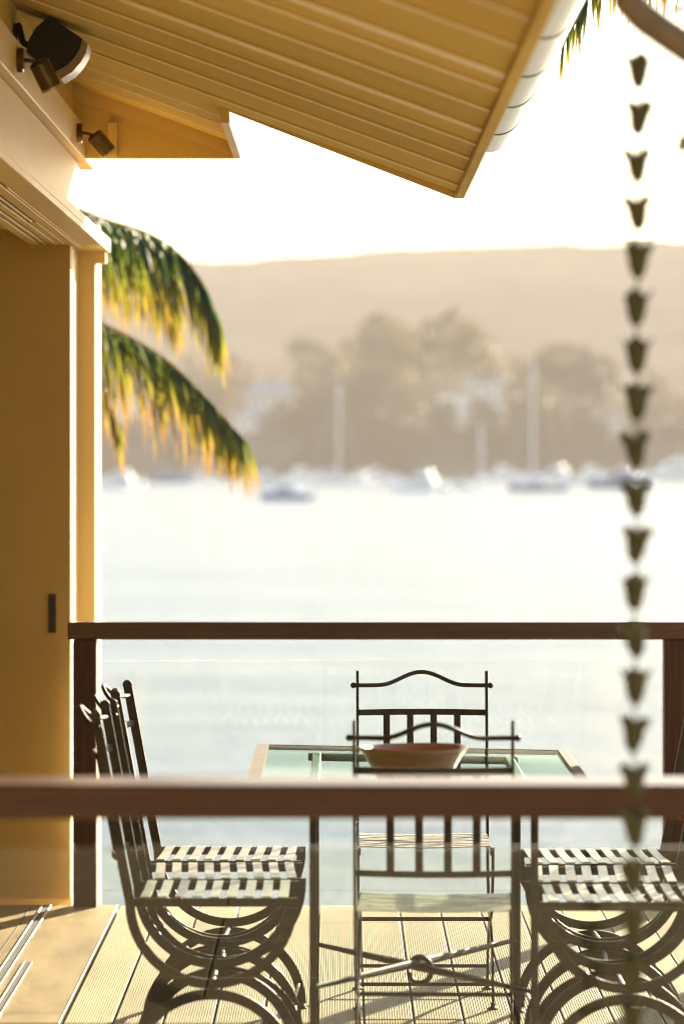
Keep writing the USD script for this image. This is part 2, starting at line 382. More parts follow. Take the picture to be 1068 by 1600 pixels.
# gable end closing the far strip
part(house, 'gable_wall', ext_xz(Polygon([(-1.0, 2.622), (-0.3775, 2.622), (-0.3775, soffit_z(-0.3775)), (-1.0, soffit_z(-1.0))]), 13.43, 13.47), 'soffit_paint', smooth=False)
part(house, 'barge_board', ext_xz(Polygon([(-1.0, soffit_z(-1.0) - 0.052), (-0.379, soffit_z(-0.379) - 0.040), (-0.379, soffit_z(-0.379) + 0.008), (-1.0, soffit_z(-1.0) + 0.008)]), 13.402, 13.428), 'cream_paint', smooth=False)
part(house, 'gable_strut', cbox(-0.815, -0.783, 13.404, 13.429, 2.626, 2.745, 0.002), 'cream_paint')
# beams above the doorway
part(house, 'upper_wall', box(-1.02, -0.936, 5.0, 13.40, 2.733, 3.0), 'soffit_paint', smooth=False)
part(house, 'beam', cbox(-1.3, -0.894, 5.0, 13.9, 2.615, 2.731, 0.003), 'cream_paint')
part(house, 'beam', cbox(-1.3, -0.925, 5.0, 13.55, 2.378, 2.613, 0.003), 'cream_paint')
hd = part(house, 'door_head', cbox(-1.10, -0.846, 5.0, 14.1, 2.345, 2.376, 0.002), 'cream_paint')
heads = [(-1.100, -1.064, 14.098), (-1.052, -1.040, 13.72), (-1.028, -1.004, 14.098), (-0.992, -0.984, 12.25), (-0.972, -0.938, 14.098), (-0.926, -0.847, 14.098)]
for a, b, y1 in heads:
    part(hd, 'head_lining', cbox(a, b, 5.0, y1, 2.325, 2.3445, 0.0015), 'cream_paint')
for a, b, y0 in ((-1.0635, -1.0285, 13.74), (-1.0035, -0.9725, 12.28), (-0.9375, -0.9265, 10.7)):
    part(hd, 'head_lining', cbox(a, b, y0, 14.098, 2.3255, 2.3445, 0.0015), 'cream_paint')
part(hd, 'head_slot', box(-1.0635, -0.9265, 5.0, 13.7, 2.3440, 2.3448), 'dark_slot', smooth=False)
part(house, 'lintel_block', cbox(-0.93, -0.858, 13.975, 14.07, 2.282, 2.3245, 0.002), 'cream_paint')
# end wall: sliding panel, jambs
part(house, 'jamb', box(-1.30, -0.957, 13.62, 13.97, SEA + 0.3, 2.324), 'cream_paint', smooth=False)
part(house, 'corner_post', cbox(-1.30, -0.896, 13.9705, 14.34, SEA + 0.3, 2.40, 0.003), 'cream_paint')
door = part(house, 'sliding_door', cbox(-2.6, -0.9575, 13.575, 13.619, 0.012, 2.62, 0.002), 'panel_paint')
part(door, 'flush_pull', cat_([box(-1.0365, -1.0335, 13.572, 13.576, 0.953, 1.092), box(-1.0105, -1.0075, 13.572, 13.576, 0.953, 1.092),
                               box(-1.0335, -1.0105, 13.572, 13.576, 1.089, 1.092), box(-1.0335, -1.0105, 13.572, 13.576, 0.953, 0.956)]), 'bronze', smooth=False)
part(door, 'pull_recess', box(-1.0335, -1.0105, 13.5735, 13.5755, 0.956, 1.089), 'dark_slot', smooth=False)
part(house, 'wall', box(-5.2, -2.6005, 13.575, 13.90, SEA + 0.3, 4.2), 'panel_paint', smooth=False)
part(house, 'wall', box(-5.2, -5.0, 5.0, 13.574, SEA + 0.3, 4.2), 'panel_paint', smooth=False)
part(house, 'wall', box(-4.999, -1.1, 5.0, 5.2, SEA + 0.3, 2.9), 'panel_paint', smooth=False)
part(house, 'ceiling', box(-4.999, -1.305, 5.2, 13.574, 2.63, 2.66), 'cream_paint', smooth=False)
part(house, 'foundation', box(-4.999, -0.80, 6.0, 13.49, SEA + 0.3, -0.125), 'house_render', smooth=False)

# gutter along the eave
gut = thing('gutter', 'pale half round metal gutter with strap joints along the eave', 'gutter')
gx, gz, gr = EX + 0.030 + 0.071, 2.590, 0.069
a = np.linspace(math.pi, 2 * math.pi, 19)
ring = LineString([(gx + gr * math.cos(t), gz + gr * math.sin(t)) for t in a]).buffer(0.0015, cap_style=2)
gb = part(gut, 'trough', ext_xz(ring, 5.0, 11.9), 'gutter_metal', smooth=30)
part(gut, 'end_cap', ext_xz(Polygon([(gx + (gr - 0.002) * math.cos(t), gz + (gr - 0.002) * math.sin(t)) for t in a]), 11.885, 11.888), 'gutter_metal', smooth=False)
band = LineString([(gx + (gr + 0.003) * math.cos(t), gz + (gr + 0.003) * math.sin(t)) for t in a]).buffer(0.0012, cap_style=2)
for y in (11.21, 10.33, 9.5, 8.62, 7.75, 6.9):
    part(gut, 'joint_strap', ext_xz(band, y, y + 0.025), 'bronze', smooth=30)

# ------------------------------------------------------------------ railings
def railing(name, label, x0, x1, yb, gx0, gx1, z_glass, posts, dp=0.088):
    t = thing(name, label, 'railing', (0, yb, 0))
    pn = 'near_glass' if dp > 0.1 else 'rail_glass'
    part(t, 'top_rail', cbox(x0, x1, -0.088, dp - 0.088, 0.937, 0.998, 0.005), 'dark_timber')
    for a, b in posts:
        part(t, 'post', cbox(a, b, -0.084, -0.004, -0.2, 0.9365, 0.004), 'post_timber')
    part(t, 'glass_panel', cbox(gx0, gx1, -0.049, -0.039, 0.055, z_glass, 0.001), pn, smooth=False)
    return t
fr = railing('railing', 'far dark timber railing with glass panel at the water edge of the deck', -0.9555, 1.62, 13.50, -0.850, 1.122, 0.861, [(-0.937, -0.856), (1.128, 1.209)])
part(fr, 'glass_panel', cbox(1.215, 1.60, -0.049, -0.039, 0.055, 0.861, 0.001), 'rail_glass', smooth=False)
nr = railing('railing', 'near dark timber railing with glass panel crossing in front of the chairs', -1.2, 1.35, 6.87, -1.06, 1.22, 0.884, [(-1.16, -1.08), (1.25, 1.33)], 0.19)

# ------------------------------------------------------------------ metal chairs
HW, R = 0.192, 0.205
def post_x(z): return -0.205 - (z - 0.45) * 0.185
def make_chair(label, group, loc, rz):
    t = thing('metal_chair', label, 'chair', loc, rz, group)
    arc = [(-R * math.cos(s), 0.45 - R * math.sin(s)) for s in np.linspace(0, math.pi, 33)]
    side = LineString([(post_x(0.925), 0.925), (post_x(0.7), 0.7), (post_x(0.52) - 0.001, 0.52)] + arc + [(R, 0.463)]).buffer(0.0125, cap_style=2, join_style=1)
    tip = LineString([(post_x(0.924), 0.924), (post_x(0.925), 0.925)]).buffer(0.0135)
    side = unary_union([side, tip])
    leg = LineString([(-R * math.cos(s), 0.014 + R * math.sin(s)) for s in np.linspace(0, math.pi, 33)]).buffer(0.0135, cap_style=2)
    for s in (-1, 1):
        y = s * HW
        part(t, 'side_frame', ext_xz(side, y - 0.004, y + 0.004), 'iron', smooth=False)
        part(t, 'leg_arc', ext_xz(leg, y - 0.0035, y + 0.0035), 'iron', smooth=False)
        part(t, 'seat_rail', box(-0.196, 0.2155, y - 0.003 - 0.0045 * s, y + 0.003 - 0.0045 * s, 0.4395, 0.4615), 'iron', smooth=False)
        for e in (-1, 1):
            part(t, 'foot', lathe([(0, 0), (0.016, 0), (0.016, 0.004), (0.007, 0.008), (0.006, 0.018), (0, 0.018)], 12).apply_translation([e * R, y, 0]), 'iron')
    for k in range(9):
        x = -0.168 + k * 0.0437
        n = 9
        ys = np.linspace(-HW + 0.0045, HW - 0.0045, n)
        rng = np.random.default_rng(k)
        sag = -0.004 * (1 - (ys / HW) ** 2) + rng.normal(0, 0.0006, n)
        part(t, 'seat_strip', bar(np.c_[np.full(n, x), ys, 0.4640 + sag], (1, 0, 0), 0.0245, 0.0035), 'strip_iron', smooth=False)
    for z, w in ((0.815, 0.018), (0.560, 0.016)):
        u = np.linspace(-1, 1, 17)
        part(t, 'back_rail', bar(np.c_[post_x(z) - 0.034 * (1 - u ** 2), u * (HW - 0.005), np.full(17, z)], (0, 0, 1), w, 0.006), 'iron', smooth=40)
    for k in range(4):
        y = -0.105 + 0.07 * k
        b = 0.034 * (1 - (y / HW) ** 2)
        part(t, 'back_slat', cbox_bar(post_x(0.556) - b + 0.005, post_x(0.819) - b + 0.005, y), 'iron', smooth=False)
    u = np.linspace(-1, 1, 41)
    hump = np.where(abs(u) < 0.62, np.cos(u / 0.62 * math.pi / 2) ** 2, 0)
    z = 0.895 + 0.037 * hump
    bow = np.where(abs(u) < 0.9, np.cos(u / 0.9 * math.pi / 2) ** 2, 0)
    cr = part(t, 'crest_rail', tube(np.c_[post_x(0.895) - 0.052 * bow - 0.004 * (1 - u ** 2), u * (HW + 0.012), z], 0.0062, 8), 'iron')
    for s in (-1, 1):
        part(cr, 'knob', trimesh.creation.icosphere(2, 0.0088).apply_translation([post_x(0.895), s * (HW + 0.012), 0.895]), 'iron')
    part(t, 'stretcher', cyl((0, -HW, 0.2325), (0, HW, 0.2325), 0.0062), 'iron')
    for e in (-1, 1):
        part(t, 'stretcher', cyl((e * 0.197, -HW, 0.070), (e * 0.197, HW, 0.070), 0.0055), 'iron')
    return t
def cbox_bar(x0, x1, y):
    return bar(np.array([[x0, y, 0.556], [(x0 + x1) / 2, y, 0.6875], [x1, y, 0.819]]), (0, 1, 0), 0.0195, 0.005)

GL, GR = 'chairs along the left side of the glass table', 'chairs along the right side of the glass table'
c0 = make_chair('nearest of the three dark iron chairs left of the glass table', GL, (-0.328, 9.89, 0), 0)
copy(c0, (-0.318, 10.33, 0), 2.2, 'middle of the three dark iron chairs left of the glass table', GL)
copy(c0, (-0.325, 10.785, 0), -1.8, 'farthest of the three dark iron chairs left of the glass table', GL)
copy(c0, (0.715, 9.80, 0), 180, 'nearest of the three dark iron chairs at the right side of the glass table', GR)
copy(c0, (0.706, 10.25, 0), 177.6, 'middle of the three dark iron chairs at the right side of the glass table', GR)
copy(c0, (0.716, 10.71, 0), 181.8, 'farthest of the three dark iron chairs at the right side of the glass table', GR)
copy(c0, (0.233, 9.60, 0), 88, 'iron chair at the near end of the table with its back to the near railing', 'chairs at the two ends of the glass table')
copy(c0, (0.240, 11.16, 0), -90, 'iron chair at the far end of the table beside the far railing', 'chairs at the two ends of the glass table')

# ------------------------------------------------------------------ glass table
tb = thing('glass_table', 'long dining table with glass top and iron legs between the chairs', 'table', (0.205, 10.165, 0))
TX, TY = 0.446, 0.915
roll = trimesh.transformations.rotation_matrix(math.radians(1.1), [0, 1, 0], [0, 0, 0.72])
def tp(name, m, mat, **k):
    m.apply_transform(roll); return part(tb, name, m, mat, **k)
for s in (-1, 1):
    tp('frame_bar', cbox(s * (TX - 0.030), s * TX, -TY, TY, 0.724, 0.740, 0.002), 'table_stone')
    tp('frame_bar', cbox(-TX + 0.031, TX - 0.031, s * (TY - 0.012), s * TY, 0.724, 0.739, 0.002), 'table_stone')
tp('glass_top', cbox(-TX + 0.0305, TX - 0.0305, -TY + 0.0125, TY - 0.0125, 0.729, 0.738, 0.001), 'table_glass', smooth=False)
for s in (-1, 1):
    tp('under_bar', cbox(s * 0.275 - 0.012, s * 0.275 + 0.012, -0.70, 0.83, 0.700, 0.7235, 0.002), 'iron')
    tp('under_bar', cbox(-0.30, 0.30, 0.065 + s * 0.765 - 0.012, 0.065 + s * 0.765 + 0.012, 0.701, 0.7232, 0.002), 'iron')
for sx in (-1, 1):
    for sy in (-1, 1):
        part(tb, 'leg', cbox(sx * 0.275 - 0.0095, sx * 0.275 + 0.0095, -0.14 + sy * 0.475 - 0.0095, -0.14 + sy * 0.475 + 0.0095, 0.0, 0.700, 0.002), 'iron')
for s in (-1, 1):
    p = np.linspace(-1, 1, 15)
    part(tb, 'stretcher', tube(np.c_[p * 0.280, -0.14 + p * s * 0.483, 0.250 + s * 0.006 + 0 * p], 0.006 + 0.006 * (1 - abs(p)), 8), 'iron')
th = np.linspace(0, 2 * math.pi, 33)
part(tb, 'ring', tube(np.c_[0.030 * np.cos(th), -0.152 + 0 * th, 0.250 - 0.012 + 0.034 * np.sin(th)], 0.0075, 8, caps=False), 'iron')

bo = lathe([(0.0, 0.0), (0.075, 0.0), (0.082, 0.006), (0.105, 0.045), (0.126, 0.082), (0.139, 0.098), (0.137, 0.102), (0.128, 0.099), (0.116, 0.080), (0.096, 0.045), (0.070, 0.018), (0.0, 0.014)], 48)
bo.vertices[:, 2] += 0.0015 * np.sin(2 * np.arctan2(bo.vertices[:, 1], bo.vertices[:, 0]) + 0.6) * (bo.vertices[:, 2] / 0.1)
bo.apply_translation([0.182, 9.72, 0.7412])
tag(part(None, 'bowl', bo, 'bowl_wood', smooth=40), 'wide reddish brown wooden bowl standing on the glass table', 'bowl')

# ------------------------------------------------------------------ wall spotlights and speaker
def spot(y, label, axis, out):
    zc = 2.673
    t = thing('spotlight', label, 'lamp', (-0.894, y, zc), group='bronze spotlights on the beam above the doorway')
    part(t, 'rose', lathe([(0, 0.0005), (0.034, 0.0005), (0.034, 0.016), (0.031, 0.019), (0, 0.019)], 24, 'x'), 'bronze', label=None)
    a = np.asarray(axis, float); a /= np.linalg.norm(a)
    top = np.array([out, 0, -0.004])
    part(t, 'arm', tube(np.array([[0.018, 0, 0], [out * 0.6, 0, -0.002], top + a * 0.006]), 0.006, 10), 'bronze')
    prof = [(0, 0), (0.024, 0), (0.029, 0.005), (0.029, 0.083), (0.0265, 0.083), (0.0265, 0.065), (0, 0.065)]
    m = lathe(prof, 28)
    zax = a; xax = np.cross([0, 1, 0], zax); xax /= np.linalg.norm(xax); yax = np.cross(zax, xax)
    M = np.eye(4); M[:3, 0], M[:3, 1], M[:3, 2], M[:3, 3] = xax, yax, zax, top
    m.apply_transform(M)
    sh = part(t, 'lamp_shade', m, 'bronze')
    rg = lathe([(0.0275, 0.0835), (0.0305, 0.0835), (0.0305, 0.0775), (0.0292, 0.0775)], 28); rg.apply_transform(M)
    part(sh, 'rim', rg, 'aluminium')
spot(10.6, 'larger looking near bronze spotlight on the beam, below the black speaker', (0.42, 0.25, -0.85), 0.058)
spot(13.0, 'farther bronze spotlight on the beam, beside the far gable', (0.62, 0.20, -0.75), 0.056)

sp = thing('speaker', 'black outdoor speaker with pale curved grille under the eave', 'speaker', (0, 11.0, 0))
def Q(px, py): return ((px - CX) * 11.0 / F, EYE - (py - CY) * 11.0 / F)
arcp = [Q(131, 64), Q(128, 78), Q(120, 92), Q(108, 105), Q(88, 116)]
part(sp, 'cabinet', ext_xz(Polygon([Q(80, 29), Q(131, 64)] + arcp[1:-1] + [Q(88, 116), Q(66, 104), Q(44, 84), Q(48, 66), Q(60, 46)]), -0.075, 0.075), 'black_plastic', smooth=False)
oarc = [Q(140, 73), Q(137, 87), Q(129, 101), Q(116, 116), Q(98, 127)]
part(sp, 'grille', ext_xz(Polygon([Q(131.6, 64)] + [Q(x + .4, y + .4) for x, y in ((128, 78), (120, 92), (108, 105))] + [Q(88.5, 116.6)] + oarc[::-1]), -0.078, 0.078), 'grille', smooth=30)
part(sp, 'bracket', cat_([ext_xz(LineString([Q(50, 74), Q(36, 66), Q(30, 40)]).buffer(0.008), -0.02, 0.02), box(-0.935, -0.928, -0.05, 0.05, 2.735, 2.81)]), 'black_plastic', smooth=False)

# ------------------------------------------------------------------ branch and rain chain
YC = 6.3
br = thing('tree', 'grey brown tree branch crossing the top right corner above the rain chain', 'tree')
bp = [W(1800, 560, YC + 0.5), W(1500, 350, YC + 0.3), W(1250, 190, YC + .1), W(1120, 105, YC), W(1070, 72, YC), W(1030, 45, YC), W(1000, 22, YC), W(982, 0, YC), W(975, -40, YC), W(960, -140, YC), W(900, -330, YC)]
part(br, 'branch', tube(np.array(bp), [0.06, 0.045, 0.035, 0.029, 0.0265, 0.026, 0.0265, 0.027, 0.025, 0.02, 0.01], 14), 'bark')
part(br, 'branch', tube(np.array([W(1000, 30, YC), W(999, 42, YC), W(998, 52, YC)]), [0.012, 0.008, 0.0025], 10), 'bark', label='short stub of a snapped twig')
part(br, 'trunk', tube(np.array([[1.35, 6.85, SEA + 0.3], [1.42, 6.9, -1.5], [1.38, 6.85, 0.6], bp[0], [1.25, 6.75, 3.2], [1.1, 6.7, 4.2]]), [0.16, 0.13, 0.10, 0.08, 0.05, 0.02], 14), 'bark')
def leaf(p, d, ln, w):
    p, d = np.array(p, float), np.array(d, float); d /= np.linalg.norm(d)
    s = np.cross(d, [0, 1, 0.2]); s /= np.linalg.norm(s)
    n = np.cross(d, s)
    v, prof = [], [(0, 0.02), (0.25, 0.8), (0.5, 1), (0.75, 0.7), (1, 0.0)]
    for q, k in prof:
        c = p + d * ln * q + n * 0.08 * ln * math.sin(q * 3)
        v += [c - s * w / 2 * k, c + n * 0.0, c + s * w / 2 * k]
    f = []
    for i in range(4):
        for j in range(2):
            a = i * 3 + j; f += [[a, a + 1, a + 4], [a, a + 4, a + 3]]
    return trimesh.Trimesh(v, f, process=False)
for (px, py, dx, dz, ln, w) in ((1082, 205, -0.55, -0.8, 0.045, 0.030), (1076, 14, -0.9, 0.05, 0.035, 0.016), (1130, 60, -.3, -.9, .07, .03), (1180, 250, -.4, -.9, .08, .035)):
    part(br, 'leaf', leaf(W(px, py, YC), (dx, 0.2, dz), ln, w), 'tree_leaf_dark', smooth=True)
part(br, 'twig', tube(np.array([W(1140, 120, YC), W(1120, 150, YC), W(1095, 185, YC), W(1082, 206, YC)]), 0.0025, 6), 'bark')

rc = thing('rain_chain', 'hanging rain chain of small bronze tulip cups at the right', 'rain chain')
n = 24
cup_prof = [(0.0020, -0.028), (0.0085, -0.0235), (0.0128, -0.013), (0.0148, -0.003), (0.0162, 0.006), (0.0185, 0.014), (0.0235, 0.0215)]
cup = lathe(cup_prof + [(r - 0.0012, z + 0.0004) for r, z in cup_prof[::-1][:-1]], 24)
ang = np.arctan2(cup.vertices[:, 1], cup.vertices[:, 0]); hz = np.clip((cup.vertices[:, 2] - 0.004) / 0.017, 0, 1)
cup.vertices[:, 2] += hz * (0.0055 * np.cos(4 * ang))
cup.vertices[:, :2] *= (1 + 0.06 * hz * np.cos(4 * ang))[:, None]
pts = []
for i in range(n):
    py = 110 + 74.1 * i
    jig = 1.3 * math.sin(i * 2.1)
    c = W(997 - 7 * i / 16 + jig, py, YC)
    m = cup.copy(); m.apply_scale(1.1); m.apply_transform(trimesh.transformations.rotation_matrix(0.11 * math.sin(i * 1.7), [0, 1, 0])); m.apply_transform(trimesh.transformations.rotation_matrix(i * 0.25 + 0.1, [0, 0, 1])); m.apply_translation(c)
    cp = part(rc, 'cup', m, 'chain_bronze')
    pts.append(c)
    if i:
        a, b = pts[-2] - [0, 0, 0.022], c + [0, 0, 0.004]
        part(cp, 'link', cat_([tube(np.array([a, (a + b) / 2 + [s * 0.0032, 0, 0], b]), 0.0012, 6) for s in (-1, 1)]), 'chain_bronze')
part(rc, 'hook', tube(np.array([pts[0] + [0, 0, 0.005], W(997.5, 70, YC), W(998, 52, YC)]), 0.0012, 6), 'chain_bronze')

# ------------------------------------------------------------------ palms
def frond(pts, nl, lmax, rng, droop=1.0, hang=0.75, wide=0.030, old=0.0):
    """rib points -> rib mesh, leaflets, and per-vertex age (green at the rib, yellow to brown at the tips)"""
    from scipy.interpolate import PchipInterpolator
    pts = np.asarray(pts, float)
    s = np.r_[0, np.cumsum(np.linalg.norm(np.diff(pts, axis=0), axis=1))]; s /= s[-1]
    C = PchipInterpolator(s, pts)
    q = np.linspace(0, 1, 26)
    rib = tube(C(q), 0.014 * (1 - q) + 0.003, 6)
    V, Fc, A = [], [], []
    for side in (-1, 1):
        for t in np.linspace(0.10, 0.995, nl):
            t = min(max(t + rng.normal(0, 0.004), 0.05), 0.998)
            p = C(t); d = C(min(t + 0.01, 1)) - C(max(t - 0.01, 0)); d /= np.linalg.norm(d)
            out = np.cross(d, [0, 0, 1]); out /= np.linalg.norm(out); out *= side
            L = lmax * (0.45 + 0.75 * math.sin(math.pi * min(0.12 + t * 0.8, 1))) * rng.uniform(0.72, 1.15)
            w = wide * rng.uniform(0.7, 1.2)
            dirv = out * (1 - hang) * 1.1 + d * rng.uniform(0.10, 0.5) + np.array([0, 0, 0.05 - 0.25 * hang]) + rng.normal(0, 0.10, 3)
            pos = p.copy()
            yellow = rng.normal(0, 0.13) + old * (0.3 + 0.7 * t)
            m, k0 = 7, len(V)
            for i in range(m + 1):
                u = i / m
                dv = dirv + np.array([0, 0, -1.0]) * droop * 2.2 * u * hang
                dv /= np.linalg.norm(dv)
                if i: pos = pos + dv * L / m
                sd = np.cross(dv, out * 0.8 + [0, 0, 0.6]); sd /= max(np.linalg.norm(sd), 1e-6)
                k = w / 2 * min(1, 0.4 + 3 * u) * (1 - u ** 2.5) + 0.0006
                up = np.cross(sd, dv)
                V += [pos - sd * k - up * k * 0.5, pos, pos + sd * k - up * k * 0.5]
                A += [u + yellow] * 3
            for i in range(m):
                for j in range(2):
                    a = k0 + i * 3 + j; Fc += [[a, a + 1, a + 4], [a, a + 4, a + 3]]
    return rib, trimesh.Trimesh(V, Fc, process=False), np.clip(np.array(A), 0, 1)

def palm(name, label, base, crown, fronds, seed):
    rng = np.random.default_rng(seed)
    t = thing(name, label, 'palm')
    b, c = np.array(base), np.array(crown)
    q = np.linspace(0, 1, 40)
    rr = 0.11 - 0.03 * q + 0.006 * (np.arange(40) % 2)
    part(t, 'trunk', tube(b + (c - b) * q[:, None] + np.c_[0.15 * np.sin(q * 2.5), 0 * q, 0 * q], rr, 14), 'bark')
    for pts, nl, lm, old, hang, *wd in fronds:
        rib, g, age = frond(pts, nl, lm, rng, hang=hang, old=old, **({'wide': wd[0]} if wd else {}))
        fr = part(t, 'frond', rib, 'palm_rib')
        lf = part(fr, 'leaflets', g, 'palm_leaf', smooth=True)
        UsdGeom.PrimvarsAPI(lf).CreatePrimvar('age', Sdf.ValueTypeNames.FloatArray, 'vertex').Set([float(x) for x in age])
YP = 19.5
cr = np.array([-2.35, YP, 3.05])
fl = [([cr + [0, 0, 0], W(60, 300, YP), W(150, 338, YP), W(235, 366, YP), W(285, 400, YP), W(322, 455, YP), W(342, 512, YP)], 150, 0.50, -0.18, 0.88, 0.0135),
      ([cr + [0, 0, -0.1], W(30, 455, YP), W(110, 486, YP), W(190, 520, YP), W(262, 564, YP), W(325, 624, YP), W(366, 670, YP), W(384, 690, YP)], 165, 0.47, 0.02, 0.93, 0.0135),
      ([cr + [0, 0, -0.1], W(20, 480, YP + .5), W(90, 520, YP + .7), W(150, 590, YP + .8), W(185, 670, YP + .8)], 70, 0.38, 0.05, 0.92, 0.014),
      ([cr + [0, 0, .05], W(40, 330, YP + .6), W(120, 352, YP + .7), W(190, 385, YP + .8), W(240, 430, YP + .8), W(268, 480, YP + .8)], 110, 0.44, -0.1, 0.9, 0.0135)]
for ang in (90, 130, 165, 200, 240, 280):
    a = math.radians(ang)
    dv = np.array([math.cos(a), math.sin(a), 0])
    fl.append(([cr + dv * r + [0, 0, 0.5 * r - 0.42 * r * r] for r in (0, 0.4, 0.8, 1.2, 1.6, 1.9)], 40, 0.5, 0.1, 0.7))
palm('palm_tree', 'palm with drooping green and golden fronds beyond the house corner', (-2.5, YP + 0.1, SEA + 0.3), cr, fl, 3)

YQ = 12.6
cq = np.array([1.55, YQ + 0.2, 3.75])
fl = [([cq, W(1180, -190, YQ), W(1080, -190, YQ), W(1000, -150, YQ), W(945, -80, YQ), W(918, -4, YQ), W(893, 44, YQ), W(878, 74, YQ)], 34, 0.19, 0.0, 0.92, 0.010),
      ([cq, W(1250, -160, YQ + .4), W(1130, -130, YQ + .4), W(1070, -72, YQ + .4), W(1015, -50, YQ + .4), W(950, -32, YQ + .4)], 38, 0.22, 0.0, 0.92, 0.010)]
for ang in (-40, 0, 40, 80, 120):
    a = math.radians(ang); dv = np.array([math.cos(a), math.sin(a), 0])
    fl.append(([cq + dv * r + [0, 0, 0.55 * r - 0.45 * r * r] for r in (0, 0.4, 0.8, 1.2, 1.6)], 24, 0.4, 0.1, 0.7))
palm('palm_tree', 'palm whose thin leaflet tips hang beside the gutter at the top right', (1.75, YQ + 0.3, SEA + 0.3), cq, fl, 8)

# ------------------------------------------------------------------ far shore: trees, houses, boats
def crown_mesh(blobs, nleaf, size, seed):
    rng = np.random.default_rng(seed)
    v, f = [], []
    vol = np.array([b[3] * b[4] * b[5] for b in blobs]) ** 0.667
    for b, cnt in zip(blobs, np.maximum((nleaf * vol / vol.sum()).astype(int), 8)):
        d = rng.normal(size=(cnt, 3)); d /= np.linalg.norm(d, axis=1, keepdims=True)
        rad = rng.uniform(0.55, 1.05, cnt) ** 0.6
        p = np.array(b[:3]) + d * rad[:, None] * np.array(b[3:6])
        for c in p:
            a, e = rng.normal(size=3), rng.normal(size=3)
            a /= np.linalg.norm(a); e -= a * (a @ e); e /= np.linalg.norm(e)
            s = size * rng.uniform(0.6, 1.4)
            k = len(v)
            v += [c + a * s, c + e * s * 0.7, c - a * s, c - e * s * 0.7]
            f += [[k, k + 1, k + 2], [k, k + 2, k + 3]]
    return trimesh.Trimesh(v, f, process=False)

def tree_proto(name, label, blobs, trunk, n, size, mat, seed, loc, rz=0, group=None, cat='tree'):
    t = thing(name, label, cat, loc, rz, group)
    part(t, 'trunk', cat_([tube(np.array(p), r, 8) for p, r in trunk]), 'bark')
    part(t, 'crown', crown_mesh(blobs, n, size, seed), mat, smooth=False)
    return t
def ground_at(x, y): return float(land(np.array([[x]]), np.array([[y]]))[0, 0])
def at(px, y, dz=-0.3):
    x = (px - CX) * y / F
    return (x, y, ground_at(x, y) + dz)

G = 'trees along the far shore'
rngT = np.random.default_rng(11)
def limbs(h, tips, r):
    out = [([[0, 0, -1], [0.2, 0, h * 0.5], [0, 0, h]], [r, r * .8, r * .6])]
    for tx, ty, tz in tips:
        out.append(([[0, 0, h * 0.75], [tx * .5, ty * .5, (h + tz) / 2], [tx, ty, tz]], [r * .5, r * .4, r * .15]))
    return out
# broad umbrella tree on the right
um = tree_proto('umbrella_tree', 'wide umbrella shaped tree standing alone on the right of the far shore',
    [(0, 0, 27, 9, 7, 4.5), (-7, 2, 24.5, 6, 6, 3.0), (8, -1, 24, 7, 6, 4.5), (3, 0, 21.5, 8, 6, 4), (12, 1, 20, 4, 5, 3), (-3, -2, 22, 4, 5, 2.5), (8, 0, 17, 4, 4, 2.5)],
    limbs(15, [(-8, 1, 24), (7, -1, 23), (1, 0, 26), (11, 1, 19)], 0.9), 1500, 1.0, 'tree_leaf_dark', 4, at(882, 1105))
# large dark broad crown in the middle
bg = tree_proto('broad_tree', 'tallest broad crowned tree in the middle of the far shore',
    [(2, 0, 30, 9, 8, 5.5), (9, 0, 26, 6, 6, 5), (-8, 0, 26, 7, 7, 5), (0, 0, 23, 10, 8, 5), (13, 0, 21, 5, 5, 4), (-14, 0, 22, 5, 5, 4), (4, 0, 34, 4, 4, 2.5)],
    limbs(16, [(-10, 1, 25), (9, -1, 25), (1, 0, 28)], 1.0), 1700, 1.0, 'tree_leaf', 5, at(690, 1120))
b2 = copy(bg, at(600, 1150), 120, 'broad crowned tree just left of the tallest tree on the far shore', None, (0.85, 0.85, 0.93))
# small leaning tree on the left
sm = tree_proto('small_tree', 'small round topped tree left of the middle of the far shore',
    [(0, 0, 22, 6, 6, 4.2), (-3.5, 0, 24.5, 4.2, 4, 2.8), (4.5, 0, 19, 5.4, 5, 3.6), (8, 0, 16.5, 3.6, 3.6, 2.4)],
    limbs(14, [(-3, 0, 23), (4, 0, 19)], 0.6), 700, 0.8, 'tree_leaf_dark', 6, at(484, 1180), group=None)
# bushy shoreline trees
bush = tree_proto('shore_tree', 'bushy dark tree at the waterside below the broad crowned tree on the far shore',
    [(0, 0, 7, 6, 5, 5), (-5, 0, 5.5, 4.5, 4, 4.5), (5, 0, 6, 5, 4, 4.5), (1, 0, 11, 4, 4, 3)], limbs(5, [(-4, 0, 7), (4, 0, 8)], 0.4), 520, 0.9, 'tree_leaf_dark', 7, at(560, 1100), 0, G)
anchors = [(185, 'the boat below the palm'), (265, 'the blue covered boat'), (330, 'the lower frond'), (420, 'the boat under the fronds'), (484, 'the round topped tree'),
           (524, 'the left tall mast'), (590, 'the pale motor boat'), (655, 'the white motor cruiser'), (715, 'the pale dinghy'), (752, 'the short mast'), (838, 'the right tall mast'),
           (895, 'the white runabout'), (968, 'the rain chain'), (1050, 'the long cruiser')]
spots = []
for i in range(84):
    px, row = rngT.uniform(150, 1120), i % 3
    if i % 2 and not 430 < px < 1068: px = 430 + 640 * rngT.random()
    y = (rngT.uniform(1088, 1104), rngT.uniform(1108, 1130), rngT.uniform(1140, 1190))[row]
    if 375 < px < 465 and row == 2: continue
    s_ = rngT.uniform(0.6, 1.05) * (1.2 if 520 < px < 900 else 0.85) * (0.75 if px > 930 else 1) * (0.8 if row == 0 else 1)
    spots.append((px, y, row, s_))
